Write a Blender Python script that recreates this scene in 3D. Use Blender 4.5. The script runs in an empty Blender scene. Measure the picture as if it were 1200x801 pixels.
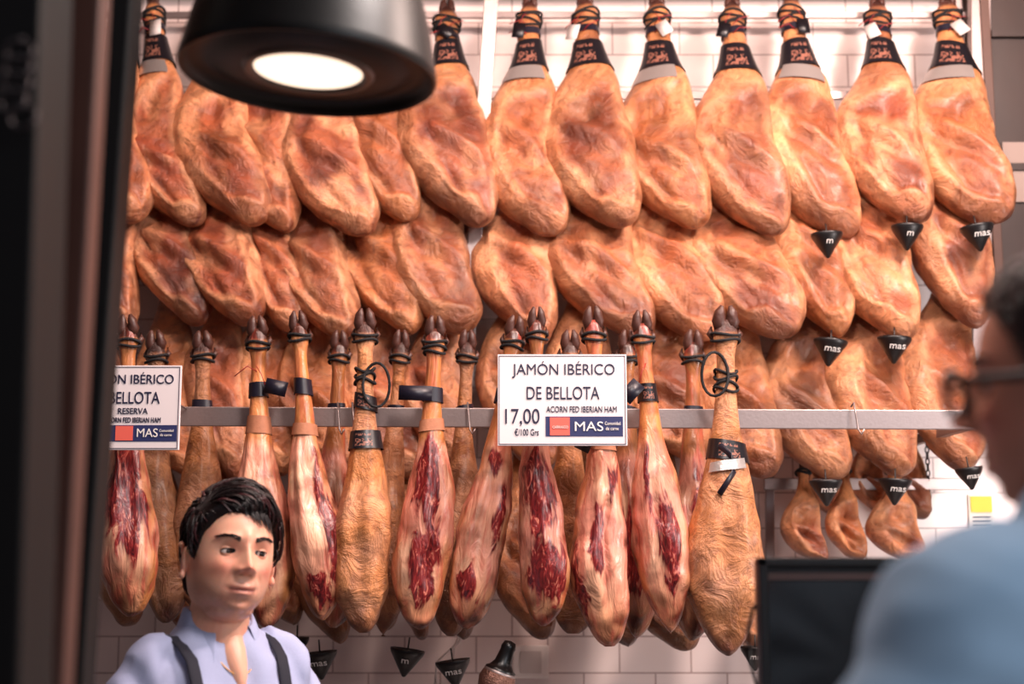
import bpy, math, random
from mathutils import Vector, Matrix, noise
random.seed(7)
sc = bpy.context.scene
F = 1666.667
PITCH = math.atan(260 / F)
CAM = Vector((0, 0, 1.55))
cP, sP = math.cos(PITCH), math.sin(PITCH)

def W(px, py, Y):
    """world point standing at depth Y that was measured at photo position px,py"""
    xc = (px - 600) / F
    yc = (400.5 - py) / F
    d = Vector((xc, cP - yc * sP, sP + yc * cP))
    return CAM + d * (Y / d.y)

def lin(c):
    return tuple(((v / 255) / 12.92 if v / 255 <= 0.04045 else ((v / 255 + 0.055) / 1.055) ** 2.4) for v in c[:3])
def mixc(a, b, k):
    k = max(0, min(1, k))
    return tuple(a[i] * (1 - k) + b[i] * k for i in range(3))
def sm(a, b, x):
    if a == b: return float(x > a)
    t = max(0.0, min(1.0, (x - a) / (b - a)))
    return t * t * (3 - 2 * t)
def gs(x, m, s):
    return math.exp(-((x - m) / s) ** 2)
def interp(tab, t):
    n = len(tab)
    if t <= tab[0][0]: return tab[0][1:]
    if t >= tab[-1][0]: return tab[-1][1:]
    for i in range(n - 1):
        if tab[i][0] <= t <= tab[i + 1][0]:
            p1, p2 = tab[i], tab[i + 1]
            p0 = tab[i - 1] if i > 0 else p1
            p3 = tab[i + 2] if i + 2 < n else p2
            h = p2[0] - p1[0]
            u = (t - p1[0]) / h
            out = []
            for k in range(1, len(p1)):
                m1 = (p2[k] - p0[k]) / max(1e-6, p2[0] - p0[0]) * h
                m2 = (p3[k] - p1[k]) / max(1e-6, p3[0] - p1[0]) * h
                out.append((2*u**3-3*u**2+1)*p1[k] + (u**3-2*u**2+u)*m1 + (-2*u**3+3*u**2)*p2[k] + (u**3-u**2)*m2)
            return out

# ------------------------------------------------------------ materials
def newmat(name):
    m = bpy.data.materials.new(name); m.use_nodes = True
    nt = m.node_tree
    return m, nt, nt.nodes["Principled BSDF"]
def simple(name, rgb, rough=0.5, metal=0.0, bump=0.0, bscale=50, var=0.0, emit=None, es=0, spec=0.5):
    m, nt, b = newmat(name)
    c = lin(rgb) + (1,)
    b.inputs["Base Color"].default_value = c
    b.inputs["Roughness"].default_value = rough
    b.inputs["Metallic"].default_value = metal
    b.inputs["Specular IOR Level"].default_value = spec
    tc = nt.nodes.new("ShaderNodeTexCoord")
    nz = nt.nodes.new("ShaderNodeTexNoise"); nz.inputs["Scale"].default_value = bscale; nz.inputs["Detail"].default_value = 4
    nt.links.new(tc.outputs["Object"], nz.inputs["Vector"])
    if var > 0:
        mx = nt.nodes.new("ShaderNodeMix"); mx.data_type = 'RGBA'
        mx.inputs[6].default_value = tuple(v * (1 - var) for v in c[:3]) + (1,)
        mx.inputs[7].default_value = tuple(min(1, v * (1 + var)) for v in c[:3]) + (1,)
        nt.links.new(nz.outputs["Fac"], mx.inputs[0]); nt.links.new(mx.outputs[2], b.inputs["Base Color"])
    if bump > 0:
        bp = nt.nodes.new("ShaderNodeBump"); bp.inputs["Strength"].default_value = bump; bp.inputs["Distance"].default_value = 0.004
        nt.links.new(nz.outputs["Fac"], bp.inputs["Height"]); nt.links.new(bp.outputs["Normal"], b.inputs["Normal"])
    if emit:
        b.inputs["Emission Color"].default_value = lin(emit) + (1,)
        b.inputs["Emission Strength"].default_value = es
    return m

def vcol_mat(name, rough=0.5, bscale=60, bump=0.3, var=0.25, vscale=14, spec=0.5, fine=0.0, d1=.006, d2=.014, sss=0, coat=0):
    m, nt, b = newmat(name)
    at = nt.nodes.new("ShaderNodeAttribute"); at.attribute_name = "Col"
    tc = nt.nodes.new("ShaderNodeTexCoord")
    oi = nt.nodes.new("ShaderNodeObjectInfo")
    ad = nt.nodes.new("ShaderNodeVectorMath"); ad.operation = 'ADD'
    nt.links.new(tc.outputs["Object"], ad.inputs[0]); nt.links.new(oi.outputs["Location"], ad.inputs[1])
    n1 = nt.nodes.new("ShaderNodeTexNoise"); n1.inputs["Scale"].default_value = vscale; n1.inputs["Detail"].default_value = 9; n1.inputs["Roughness"].default_value = .64; n1.inputs["Distortion"].default_value = 1.0
    n2 = nt.nodes.new("ShaderNodeTexNoise"); n2.inputs["Scale"].default_value = bscale; n2.inputs["Detail"].default_value = 7; n2.inputs["Roughness"].default_value = .6
    nt.links.new(ad.outputs[0], n1.inputs["Vector"]); nt.links.new(ad.outputs[0], n2.inputs["Vector"])
    mr = nt.nodes.new("ShaderNodeMapRange"); mr.inputs[1].default_value = .32; mr.inputs[2].default_value = .68
    mr.inputs[3].default_value = 1 - var; mr.inputs[4].default_value = 1 + var * .5
    nt.links.new(n1.outputs["Fac"], mr.inputs[0])
    sat = nt.nodes.new("ShaderNodeHueSaturation")
    nt.links.new(at.outputs["Color"], sat.inputs["Color"]); nt.links.new(mr.outputs[0], sat.inputs["Value"])
    out = sat.outputs[0]
    if fine > 0:
        r2 = nt.nodes.new("ShaderNodeMapRange"); r2.inputs[1].default_value = .35; r2.inputs[2].default_value = .49; r2.inputs[3].default_value = fine; r2.inputs[4].default_value = 0
        nt.links.new(n2.outputs["Fac"], r2.inputs[0])
        mx = nt.nodes.new("ShaderNodeMix"); mx.data_type = 'RGBA'; mx.inputs[7].default_value = lin((108, 42, 28)) + (1,)
        nt.links.new(r2.outputs[0], mx.inputs[0]); nt.links.new(out, mx.inputs[6]); out = mx.outputs[2]
    nt.links.new(out, b.inputs["Base Color"])
    bp = nt.nodes.new("ShaderNodeBump"); bp.inputs["Strength"].default_value = bump; bp.inputs["Distance"].default_value = d1
    nt.links.new(n2.outputs["Fac"], bp.inputs["Height"])
    bp2 = nt.nodes.new("ShaderNodeBump"); bp2.inputs["Strength"].default_value = bump; bp2.inputs["Distance"].default_value = d2
    nt.links.new(n1.outputs["Fac"], bp2.inputs["Height"]); nt.links.new(bp.outputs[0], bp2.inputs["Normal"])
    nt.links.new(bp2.outputs["Normal"], b.inputs["Normal"])
    b.inputs["Roughness"].default_value = rough
    b.inputs["Specular IOR Level"].default_value = spec
    if coat:
        b.inputs["Coat Weight"].default_value = coat; b.inputs["Coat Roughness"].default_value = .3
    if sss:
        b.inputs["Subsurface Weight"].default_value = sss
        b.inputs["Subsurface Radius"].default_value = (1, .3, .15); b.inputs["Subsurface Scale"].default_value = .006
    return m

M_HAM = vcol_mat("cured_ham_skin", rough=.38, bscale=50, bump=.8, var=.36, vscale=15, spec=.55, fine=.42, d1=.005, d2=.028, coat=.25)

def cut_mat():
    m, nt, b = newmat("cut_ham_meat")
    at = nt.nodes.new("ShaderNodeAttribute"); at.attribute_name = "Col"
    me = nt.nodes.new("ShaderNodeAttribute"); me.attribute_name = "Meat"
    tc = nt.nodes.new("ShaderNodeTexCoord"); oi = nt.nodes.new("ShaderNodeObjectInfo")
    ad = nt.nodes.new("ShaderNodeVectorMath"); ad.operation = 'ADD'
    nt.links.new(tc.outputs["Object"], ad.inputs[0]); nt.links.new(oi.outputs["Location"], ad.inputs[1])
    mp = nt.nodes.new("ShaderNodeMapping"); mp.inputs["Scale"].default_value = (1, 1, .28)
    nt.links.new(ad.outputs[0], mp.inputs[0])
    n1 = nt.nodes.new("ShaderNodeTexNoise"); n1.inputs["Scale"].default_value = 34; n1.inputs["Detail"].default_value = 8; n1.inputs["Distortion"].default_value = 1.2
    nt.links.new(mp.outputs[0], n1.inputs["Vector"])
    s = nt.nodes.new("ShaderNodeMath"); s.operation = 'MULTIPLY_ADD'; s.inputs[1].default_value = 1.8
    nt.links.new(n1.outputs["Fac"], s.inputs[0]); nt.links.new(me.outputs["Fac"], s.inputs[2])
    mr = nt.nodes.new("ShaderNodeMapRange"); mr.inputs[1].default_value = 1.12; mr.inputs[2].default_value = 1.30
    nt.links.new(s.outputs[0], mr.inputs[0])
    n2 = nt.nodes.new("ShaderNodeTexNoise"); n2.inputs["Scale"].default_value = 80; n2.inputs["Detail"].default_value = 5; n2.inputs["Distortion"].default_value = 2
    nt.links.new(mp.outputs[0], n2.inputs["Vector"])
    r = nt.nodes.new("ShaderNodeValToRGB"); cr = r.color_ramp
    cr.elements[0].position = .34; cr.elements[0].color = lin((66, 10, 15)) + (1,)
    cr.elements[1].position = .58; cr.elements[1].color = lin((136, 34, 34)) + (1,)
    e = cr.elements.new(.69); e.color = lin((206, 120, 100)) + (1,)
    nt.links.new(n2.outputs["Fac"], r.inputs[0])
    n3 = nt.nodes.new("ShaderNodeTexNoise"); n3.inputs["Scale"].default_value = 18; n3.inputs["Detail"].default_value = 7
    nt.links.new(ad.outputs[0], n3.inputs["Vector"])
    m3 = nt.nodes.new("ShaderNodeMapRange"); m3.inputs[1].default_value = .3; m3.inputs[2].default_value = .7; m3.inputs[3].default_value = .66; m3.inputs[4].default_value = 1.12
    nt.links.new(n3.outputs["Fac"], m3.inputs[0])
    hs = nt.nodes.new("ShaderNodeHueSaturation"); nt.links.new(at.outputs["Color"], hs.inputs["Color"]); nt.links.new(m3.outputs[0], hs.inputs["Value"])
    mp2 = nt.nodes.new("ShaderNodeMapping"); mp2.inputs["Scale"].default_value = (1, 1, .2)
    nt.links.new(ad.outputs[0], mp2.inputs[0])
    n4 = nt.nodes.new("ShaderNodeTexNoise"); n4.inputs["Scale"].default_value = 36; n4.inputs["Detail"].default_value = 6; n4.inputs["Distortion"].default_value = .8
    nt.links.new(mp2.outputs[0], n4.inputs["Vector"])
    m4 = nt.nodes.new("ShaderNodeMapRange"); m4.inputs[1].default_value = .48; m4.inputs[2].default_value = .64; m4.inputs[4].default_value = .6
    nt.links.new(n4.outputs["Fac"], m4.inputs[0])
    mxp = nt.nodes.new("ShaderNodeMix"); mxp.data_type = 'RGBA'; mxp.inputs[7].default_value = lin((182, 76, 62)) + (1,)
    nt.links.new(m4.outputs[0], mxp.inputs[0]); nt.links.new(hs.outputs[0], mxp.inputs[6])
    mx = nt.nodes.new("ShaderNodeMix"); mx.data_type = 'RGBA'
    nt.links.new(mr.outputs[0], mx.inputs[0]); nt.links.new(mxp.outputs[2], mx.inputs[6]); nt.links.new(r.outputs[0], mx.inputs[7])
    nt.links.new(mx.outputs[2], b.inputs["Base Color"])
    bp = nt.nodes.new("ShaderNodeBump"); bp.inputs["Strength"].default_value = .75; bp.inputs["Distance"].default_value = .012
    nt.links.new(n1.outputs["Fac"], bp.inputs["Height"]); nt.links.new(bp.outputs[0], b.inputs["Normal"])
    b.inputs["Roughness"].default_value = .32
    b.inputs["Coat Weight"].default_value = .3; b.inputs["Coat Roughness"].default_value = .25
    return m
M_CUT = cut_mat()

def label_mat():
    m, nt, b = newmat("printed_black_label")
    at = nt.nodes.new("ShaderNodeAttribute"); at.attribute_name = "Col"
    mp = nt.nodes.new("ShaderNodeVectorMath"); mp.operation = 'MULTIPLY'; mp.inputs[1].default_value = (110, 16, 1)
    fl = nt.nodes.new("ShaderNodeVectorMath"); fl.operation = 'FLOOR'
    nt.links.new(at.outputs["Color"], mp.inputs[0]); nt.links.new(mp.outputs[0], fl.inputs[0])
    wn = nt.nodes.new("ShaderNodeTexWhiteNoise"); wn.noise_dimensions = '2D'
    nt.links.new(fl.outputs[0], wn.inputs["Vector"])
    th = nt.nodes.new("ShaderNodeMath"); th.operation = 'GREATER_THAN'; th.inputs[1].default_value = .5
    nt.links.new(wn.outputs["Value"], th.inputs[0])
    sx = nt.nodes.new("ShaderNodeSeparateXYZ"); nt.links.new(at.outputs["Color"], sx.inputs[0])
    def band(sock, c, w):
        a = nt.nodes.new("ShaderNodeMath"); a.operation = 'SUBTRACT'; a.inputs[1].default_value = c
        nt.links.new(sock, a.inputs[0])
        d = nt.nodes.new("ShaderNodeMath"); d.operation = 'ABSOLUTE'; nt.links.new(a.outputs[0], d.inputs[0])
        e = nt.nodes.new("ShaderNodeMath"); e.operation = 'LESS_THAN'; e.inputs[1].default_value = w
        nt.links.new(d.outputs[0], e.inputs[0]); return e.outputs[0]
    b1 = band(sx.outputs[0], .75, .08); b2 = band(sx.outputs[1], .66, .2); b3 = band(sx.outputs[1], .25, .06)
    mxm = nt.nodes.new("ShaderNodeMath"); mxm.operation = 'MAXIMUM'; nt.links.new(b2, mxm.inputs[0]); nt.links.new(b3, mxm.inputs[1])
    m1 = nt.nodes.new("ShaderNodeMath"); m1.operation = 'MULTIPLY'; nt.links.new(b1, m1.inputs[0]); nt.links.new(mxm.outputs[0], m1.inputs[1])
    m2 = nt.nodes.new("ShaderNodeMath"); m2.operation = 'MULTIPLY'; nt.links.new(m1.outputs[0], m2.inputs[0]); nt.links.new(th.outputs[0], m2.inputs[1])
    mx = nt.nodes.new("ShaderNodeMix"); mx.data_type = 'RGBA'
    mx.inputs[6].default_value = lin((20, 17, 23)) + (1,); mx.inputs[7].default_value = lin((140, 92, 78)) + (1,)
    nt.links.new(m2.outputs[0], mx.inputs[0]); nt.links.new(mx.outputs[2], b.inputs["Base Color"])
    b.inputs["Roughness"].default_value = .35
    return m
M_LABEL = label_mat()
M_NAVY = simple("navy_band", (24, 21, 36), .4)
M_SILVER = simple("foil_label", (200, 190, 186), .3, .7, .2, 200)
M_ROPE = simple("black_cord", (20, 17, 20), .8, 0, .6, 300)
M_HOOF = simple("dark_hoof", (74, 42, 34), .45, 0, .4, 90, .35)
M_PAPER = simple("tan_paper_wrap", (172, 112, 82), .7, 0, .3, 80, .2)
M_RED = simple("red_tie", (150, 30, 34), .4)
M_WTAG = simple("white_tag", (214, 204, 200), .5)
M_STEEL = simple("brushed_steel", (160, 146, 144), .4, .75, .08, 150, .08)
M_BLACK = simple("black_plastic", (14, 13, 14), .35, 0, .05, 100)
M_BLACKM = simple("black_enamel", (9, 9, 10), .42, 0, .04, 60, spec=.3)
M_CUP = simple("black_cup", (20, 18, 20), .4)
M_WHITE = simple("white_print", (235, 230, 226), .5)
HAMS = [M_HAM, M_CUT, M_HOOF, M_LABEL, M_SILVER, M_ROPE, M_PAPER, M_NAVY, M_RED, M_WTAG]

# ------------------------------------------------------------ mesh builder
class MB:
    def __init__(s):
        s.v = []; s.f = []; s.m = []; s.c = []; s.k = []
    def add(s, v, f, mat=0, col=(.5, .5, .5), meat=None):
        o = len(s.v)
        s.v += [tuple(p) for p in v]
        s.f += [tuple(i + o for i in q) for q in f]
        s.m += [mat] * len(f)
        if isinstance(col, list): s.c += col
        else: s.c += [col] * len(v)
        s.k += meat if meat else [0.0] * len(v)
    def tube(s, pts, rad, n=8, mat=0, col=(.5, .5, .5), up=(0, 0, 1), closed=False):
        pts = [Vector(p) for p in pts]; N = len(pts); up = Vector(up)
        v = []; f = []
        for i, p in enumerate(pts):
            if closed: t = pts[(i + 1) % N] - pts[i - 1]
            else: t = pts[min(i + 1, N - 1)] - pts[max(i - 1, 0)]
            t.normalize()
            sd = t.cross(up)
            if sd.length < 1e-3: sd = t.cross(Vector((0, 1, 0.01)))
            sd.normalize(); nn = sd.cross(t)
            r = rad[i] if isinstance(rad, list) else rad
            rx, ry = r if isinstance(r, tuple) else (r, r)
            for j in range(n):
                a = 2 * math.pi * j / n
                v.append(p + sd * rx * math.cos(a) + nn * ry * math.sin(a))
        R = N if closed else N - 1
        for i in range(R):
            for j in range(n):
                a = i * n + j; b = i * n + (j + 1) % n
                c = ((i + 1) % N) * n + (j + 1) % n; d = ((i + 1) % N) * n + j
                f.append((a, b, c, d))
        if not closed:
            v.append(pts[0]); v.append(pts[-1]); A = N * n
            for j in range(n):
                f.append((A, (j + 1) % n, j)); f.append((A + 1, (N - 1) * n + j, (N - 1) * n + (j + 1) % n))
        s.add(v, f, mat, col)
    def box(s, lo, hi, mat=0, col=(.5, .5, .5)):
        x0, y0, z0 = lo; x1, y1, z1 = hi
        v = [(x0,y0,z0),(x1,y0,z0),(x1,y1,z0),(x0,y1,z0),(x0,y0,z1),(x1,y0,z1),(x1,y1,z1),(x0,y1,z1)]
        s.add(v, [(0,3,2,1),(4,5,6,7),(0,1,5,4),(1,2,6,5),(2,3,7,6),(3,0,4,7)], mat, col)
    def lathe(s, prof, n=48, mat=0, col=(.5,.5,.5), M=None):
        v = []; f = []
        for r, z in prof:
            for j in range(n):
                a = 2 * math.pi * j / n
                p = Vector((r * math.cos(a), r * math.sin(a), z))
                v.append(M @ p if M else p)
        for i in range(len(prof) - 1):
            for j in range(n):
                f.append((i*n+j, i*n+(j+1)%n, (i+1)*n+(j+1)%n, (i+1)*n+j))
        s.add(v, f, mat, col)
    def ell(s, c, r, mat=0, col=(.5,.5,.5), n=16, m=10, R=None):
        v = []; f = []
        c = Vector(c)
        for i in range(m + 1):
            th = math.pi * i / m
            for j in range(n):
                a = 2 * math.pi * j / n
                p = Vector((r[0]*math.sin(th)*math.cos(a), r[1]*math.sin(th)*math.sin(a), r[2]*math.cos(th)))
                v.append(c + (R @ p if R else p))
        for i in range(m):
            for j in range(n):
                f.append((i*n+j, (i+1)*n+j, (i+1)*n+(j+1)%n, i*n+(j+1)%n))
        s.add(v, f, mat, col)
    def build(s, name, mats, parent=None, matrix=None, smooth=True, bevel=0):
        me = bpy.data.meshes.new(name)
        me.from_pydata(s.v, [], s.f)
        for m in mats: me.materials.append(m)
        me.polygons.foreach_set("material_index", s.m)
        if smooth: me.polygons.foreach_set("use_smooth", [True] * len(s.f))
        ca = me.attributes.new("Col", 'FLOAT_COLOR', 'POINT')
        flat = []
        for c in s.c: flat += [c[0], c[1], c[2], 1.0]
        ca.data.foreach_set("color", flat)
        ka = me.attributes.new("Meat", 'FLOAT', 'POINT'); ka.data.foreach_set("value", s.k)
        me.update()
        ob = bpy.data.objects.new(name, me)
        sc.collection.objects.link(ob)
        if matrix is not None: ob.matrix_world = matrix
        if parent: ob.parent = parent
        if bevel:
            bm = ob.modifiers.new("bevel", 'BEVEL'); bm.width = bevel; bm.segments = 2; bm.limit_method = 'ANGLE'
        return ob

def empty(name, loc=(0, 0, 0)):
    e = bpy.data.objects.new(name, None); e.empty_display_size = .1
    e.location = loc; sc.collection.objects.link(e); return e

def boxobj(name, lo, hi, mat, bevel=0.0, parent=None):
    lo = Vector(lo); hi = Vector(hi); c = (lo + hi) / 2
    mb = MB(); mb.box(lo - c, hi - c)
    o = mb.build(name, [mat], smooth=False, bevel=bevel, matrix=Matrix.Translation(c) if not parent else None)
    if parent:
        o.location = c - parent.location; o.parent = parent
    return o

def fit_text(body, x0, x1, z0, z1, y, mat, parent, name):
    cu = bpy.data.curves.new(name, 'FONT'); cu.body = body; cu.extrude = .0006
    cu.align_x = 'CENTER'; cu.align_y = 'CENTER'; cu.size = 1
    cu.materials.append(mat)
    o = bpy.data.objects.new(name, cu); sc.collection.objects.link(o)
    bpy.context.view_layer.update()
    bb = [Vector(b) for b in o.bound_box]
    mnx = min(b.x for b in bb); mxx = max(b.x for b in bb); mny = min(b.y for b in bb); mxy = max(b.y for b in bb)
    cx, cy = (mnx + mxx) / 2, (mny + mxy) / 2
    sx = (x1 - x0) / (mxx - mnx); sz = (z1 - z0) / (mxy - mny)
    o.rotation_euler = (math.pi / 2, 0, 0); o.scale = (sx, sz, 1)
    o.location = Vector(((x0 + x1) / 2 - cx * sx, y, (z0 + z1) / 2 - cy * sz)) - parent.location
    o.parent = parent
    return o

# ------------------------------------------------------------ hams
PROF_B = [(0,-.026,.026,.022),(.06,-.05,.05,.034),(.12,-.042,.045,.03),(.2,-.045,.06,.032),(.3,-.065,.09,.045),(.38,-.105,.125,.06),(.5,-.168,.145,.085),
          (.62,-.198,.160,.106),(.72,-.182,.178,.115),(.82,-.115,.200,.104),(.9,-.035,.205,.082),(.96,.045,.190,.055),(.985,.082,.172,.036),(1.0,.115,.148,.012)]
PROF_F = [(0,-.022,.022,.02),(.05,-.036,.036,.03),(.1,-.026,.026,.024),(.2,-.028,.028,.026),(.3,-.036,.036,.032),(.38,-.048,.046,.045),(.46,-.062,.06,.06),
          (.56,-.082,.08,.075),(.7,-.1,.098,.088),(.8,-.099,.1,.085),(.88,-.08,.09,.07),(.95,-.048,.062,.048),(.985,-.022,.036,.03),(1.0,.0,.014,.008)]
C_PEACH = lin((244,172,126)); C_TAN = lin((196,108,68)); C_BROWN = lin((98,38,22)); C_GOLD = lin((214,138,84)); C_RED = lin((146,56,40))
C_PINK = lin((230,148,126)); C_OCH = lin((206,130,72)); C_CREAM = lin((238,182,148))

def make_ham(T, B, wf, prof, kind, seed, yaw=0.0, cut=None, extras=(), dark=1.0, df=1.0, name="cured_ham", res=(56, 56)):
    rnd = random.Random(seed)
    ax = T - B; L = ax.length; z = ax / L
    x = Vector((1, 0, 0)); x = (x - z * x.dot(z)).normalized()
    y = z.cross(x)
    R = Matrix((x, y, z)).transposed() @ Matrix.Rotation(yaw, 3, 'Z')
    Mx = Matrix.Translation(B) @ R.to_4x4()
    so = Vector((seed * 3.17, seed * 1.73, seed * .91))
    jit = [rnd.uniform(-1, 1) for _ in range(10)]
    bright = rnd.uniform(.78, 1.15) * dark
    hue = rnd.random(); redd = rnd.random()
    def sec(t, a, off=0.0, disp=True):
        l, r, d = interp(prof, t)
        bod = sm(.3, .6, t)
        l *= wf; r *= wf
        amp = .024 if kind == 'back' else .012
        l += amp * jit[0] * math.sin(t * 7 + jit[6]) * bod; r += amp * jit[1] * math.sin(t * 8 + jit[7]) * bod
        sway = (.016 if kind == 'back' else .026) * jit[8] * math.sin(t * 5.5) * bod
        l += sway; r += sway
        cx = (l + r) / 2; hw = (r - l) / 2
        s = math.cos(a); q = math.sin(a)
        ss = math.copysign(abs(s) ** .88, s); qq = math.copysign(abs(q) ** .88, q)
        px = L * (cx + hw * ss) ; py = L * d * df * qq
        px += off * s; py += off * q
        pz = L * (1 - t)
        ins = 0.0
        if disp:
            pv = Vector((px, py, pz))
            n1 = noise.noise(pv * 9 + so)
            n2 = noise.noise(pv * 24 + so)
            dd = (.010 * n1 + .0045 * n2) * (bod * .9 + .1)
            if q < 0:
                w = -q
                if kind == 'back':
                    nn = noise.noise(pv * 14 + so * 3)
                    e = min(s + .40 + .18 * jit[2], (.86 - s) * 1.2, (t - (.46 - .07 * s + .03 * jit[3])) * 4.5, (.93 + .04 * s - t) * 5)
                    e += .18 * nn
                    ins = sm(-.02, .14, e)
                    rough = noise.noise(pv * 40 + so)
                    dd += w * (-.0125 * ins + .0065 * gs(e, -.03, .09) + ins * .004 * rough * bod)
                    cs = .30 + .15 * jit[2]; ct = .555 + .03 * jit[3]
                    dd -= w * .024 * gs(s, cs, .26) * gs(t, ct, .045)
                    tl = .66 + .05 * jit[4] + .13 * s + .02 * nn
                    dd += w * .020 * gs(t, tl, .030) * sm(-.6, -.1, s) * (1 - sm(.6, .95, s))
                    dd -= w * .016 * gs(t, tl + .075, .035) * gs(s, .15, .5)
                    dd -= w * .011 * gs(s, -.25 + .4 * (t - .7) + .1 * nn, .09) * sm(.5, .6, t) * (1 - sm(.88, .96, t))
                else:
                    dd -= w * .010 * gs(s, .3 * jit[2], .3) * gs(t, .66, .14)
                    dd += w * .009 * gs(s, -.5 * jit[5], .16) * gs(t, .62, .18)
                    dd += w * .006 * noise.noise(Vector((px * 45, py * 45, pz * 9)) + so) * bod
            px += dd * s; py += dd * q
        return Vector((px, py, pz)), ins
    NT, NU = res
    v = []; f = []; col = []; meat = []
    for i in range(NT + 1):
        t = 1 - (1 - i / NT) ** 1.3
        for j in range(NU):
            a = 2 * math.pi * j / NU
            p, ins = sec(t, a); v.append(p)
            s = math.cos(a); q = math.sin(a)
            n = noise.noise(p * 11 + so * 2); n2 = noise.noise(p * 30 + so)
            if kind == 'back':
                c = mixc(C_PEACH, C_TAN, .15 + n * .9)
                c = mixc(c, mixc(C_TAN, C_RED, .3 + .5 * redd), ins * .88)
                c = mixc(c, C_BROWN, ins * (.22 + 1.0 * n + .5 * n2))
                c = mixc(c, C_RED, ins * sm(.0, .4, noise.noise(p * 8 + so * 5)) * .6)
                c = mixc(c, C_PEACH, ins * sm(.05, .4, noise.noise(Vector((p.x * 18, p.y * 10, p.z * 9)) + so * 6)) * .6)
                c = mixc(c, C_GOLD, (1 - sm(.28, .45, t)) * .85)
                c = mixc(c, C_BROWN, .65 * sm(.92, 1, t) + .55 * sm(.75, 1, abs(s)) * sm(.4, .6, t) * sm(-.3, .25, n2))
                c = mixc(c, C_OCH, .4 * hue)
                c = mixc(c, C_BROWN, .55 * sm(.12, .45, noise.noise(p * 5 + so * 7)))
            elif kind == 'skin':
                c = mixc(C_OCH, C_PEACH, .4 + n)
                c = mixc(c, C_BROWN, .35 * sm(.0, .5, n2) * sm(.5, .8, t) + .3 * sm(.05, .4, n) + .6 * sm(.88, 1, t))
            else:
                c = mixc(C_PINK, C_CREAM, .5 + n)
                c = mixc(c, C_OCH, (1 - sm(.36, .42, t)) * .9 + .75 * sm(.55, .95, abs(s)) * sm(-.2, .3, n) + .5 * sm(.78, .95, t))
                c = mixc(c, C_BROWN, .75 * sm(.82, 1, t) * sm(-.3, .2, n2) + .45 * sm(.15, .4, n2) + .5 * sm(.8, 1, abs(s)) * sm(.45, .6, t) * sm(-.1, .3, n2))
            if t < .035: c = mixc(C_BROWN, lin((60, 36, 30)), .7)
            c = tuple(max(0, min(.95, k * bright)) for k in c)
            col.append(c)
            k = -1.0
            if cut and q < .15:
                k = -.5
                for (s0, t0, rs, rt, am) in cut:
                    d = math.sqrt(((s - s0) / rs) ** 2 + ((t - t0) / rt) ** 2)
                    k = max(k, am * (1.0 - d) * .9 + .1)
            meat.append(k)
    for i in range(NT):
        for j in range(NU):
            f.append((i*NU+j, (i+1)*NU+j, (i+1)*NU+(j+1)%NU, i*NU+(j+1)%NU))
    v.append(sec(1, 0)[0] * .5 + sec(1, math.pi)[0] * .5); col.append(C_BROWN); meat.append(-1)
    v.append(Vector((0, 0, L * 1.0))); col.append(C_BROWN); meat.append(-1)
    for j in range(NU):
        f.append((NT*NU+j, (NT+1)*NU, NT*NU+(j+1)%NU)); f.append((j, (j+1)%NU, (NT+1)*NU+1))
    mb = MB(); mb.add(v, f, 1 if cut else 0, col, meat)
    w0 = .022 * L * wf * (1 if kind == 'back' else 1.15)
    for sx in (-1, 1):
        mb.tube([(sx*w0*.5, 0, L*.97), (sx*w0*.75, -.004, L*1.0), (sx*w0*.7, -.010, L*1.025), (sx*w0*.45, -.014, L*1.045)],
                [w0*.7, w0*.85, w0*.62, w0*.2], 8, 2)
        mb.tube([(sx*w0*1.2, .006, L*.945), (sx*w0*1.7, .012, L*.965), (sx*w0*1.5, .012, L*.985)], [w0*.45, w0*.4, w0*.12], 6, 2)
    def patch(t0, t1, a0, a1, off, mat, nt=4, na=28, tilt=0.0):
        vv = []; ff = []; cc = []
        for i in range(nt + 1):
            for j in range(na + 1):
                a = a0 + (a1 - a0) * j / na; t = t0 + (t1 - t0) * i / nt + tilt * math.cos(a)
                vv.append(sec(t, a, off + .0012 * math.sin(a * 3 + seed), False)[0]); cc.append((a / (2 * math.pi), i / nt, 0))
        for i in range(nt):
            for j in range(na):
                b = i*(na+1)+j
                ff.append((b, b+na+1, b+na+2, b+1))
        mb.add(vv, ff, mat, cc)
    def rope(t0, turns, wob, r=.0035):
        for k in range(turns):
            tt = t0 + k * .018
            l, rr, d = interp(prof, tt)
            pts = []
            for j in range(18):
                a = 2 * math.pi * j / 18
                rad_x = (rr - l) / 2 * wf * L + r + .001
                pts.append(((l + rr) / 2 * wf * L + rad_x * math.cos(a), (L * d * df + r) * math.sin(a),
                            L * (1 - tt) + wob * math.sin(a * 2 + k * 2 + seed)))
            mb.tube(pts, r, 6, 5, closed=True)
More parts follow.
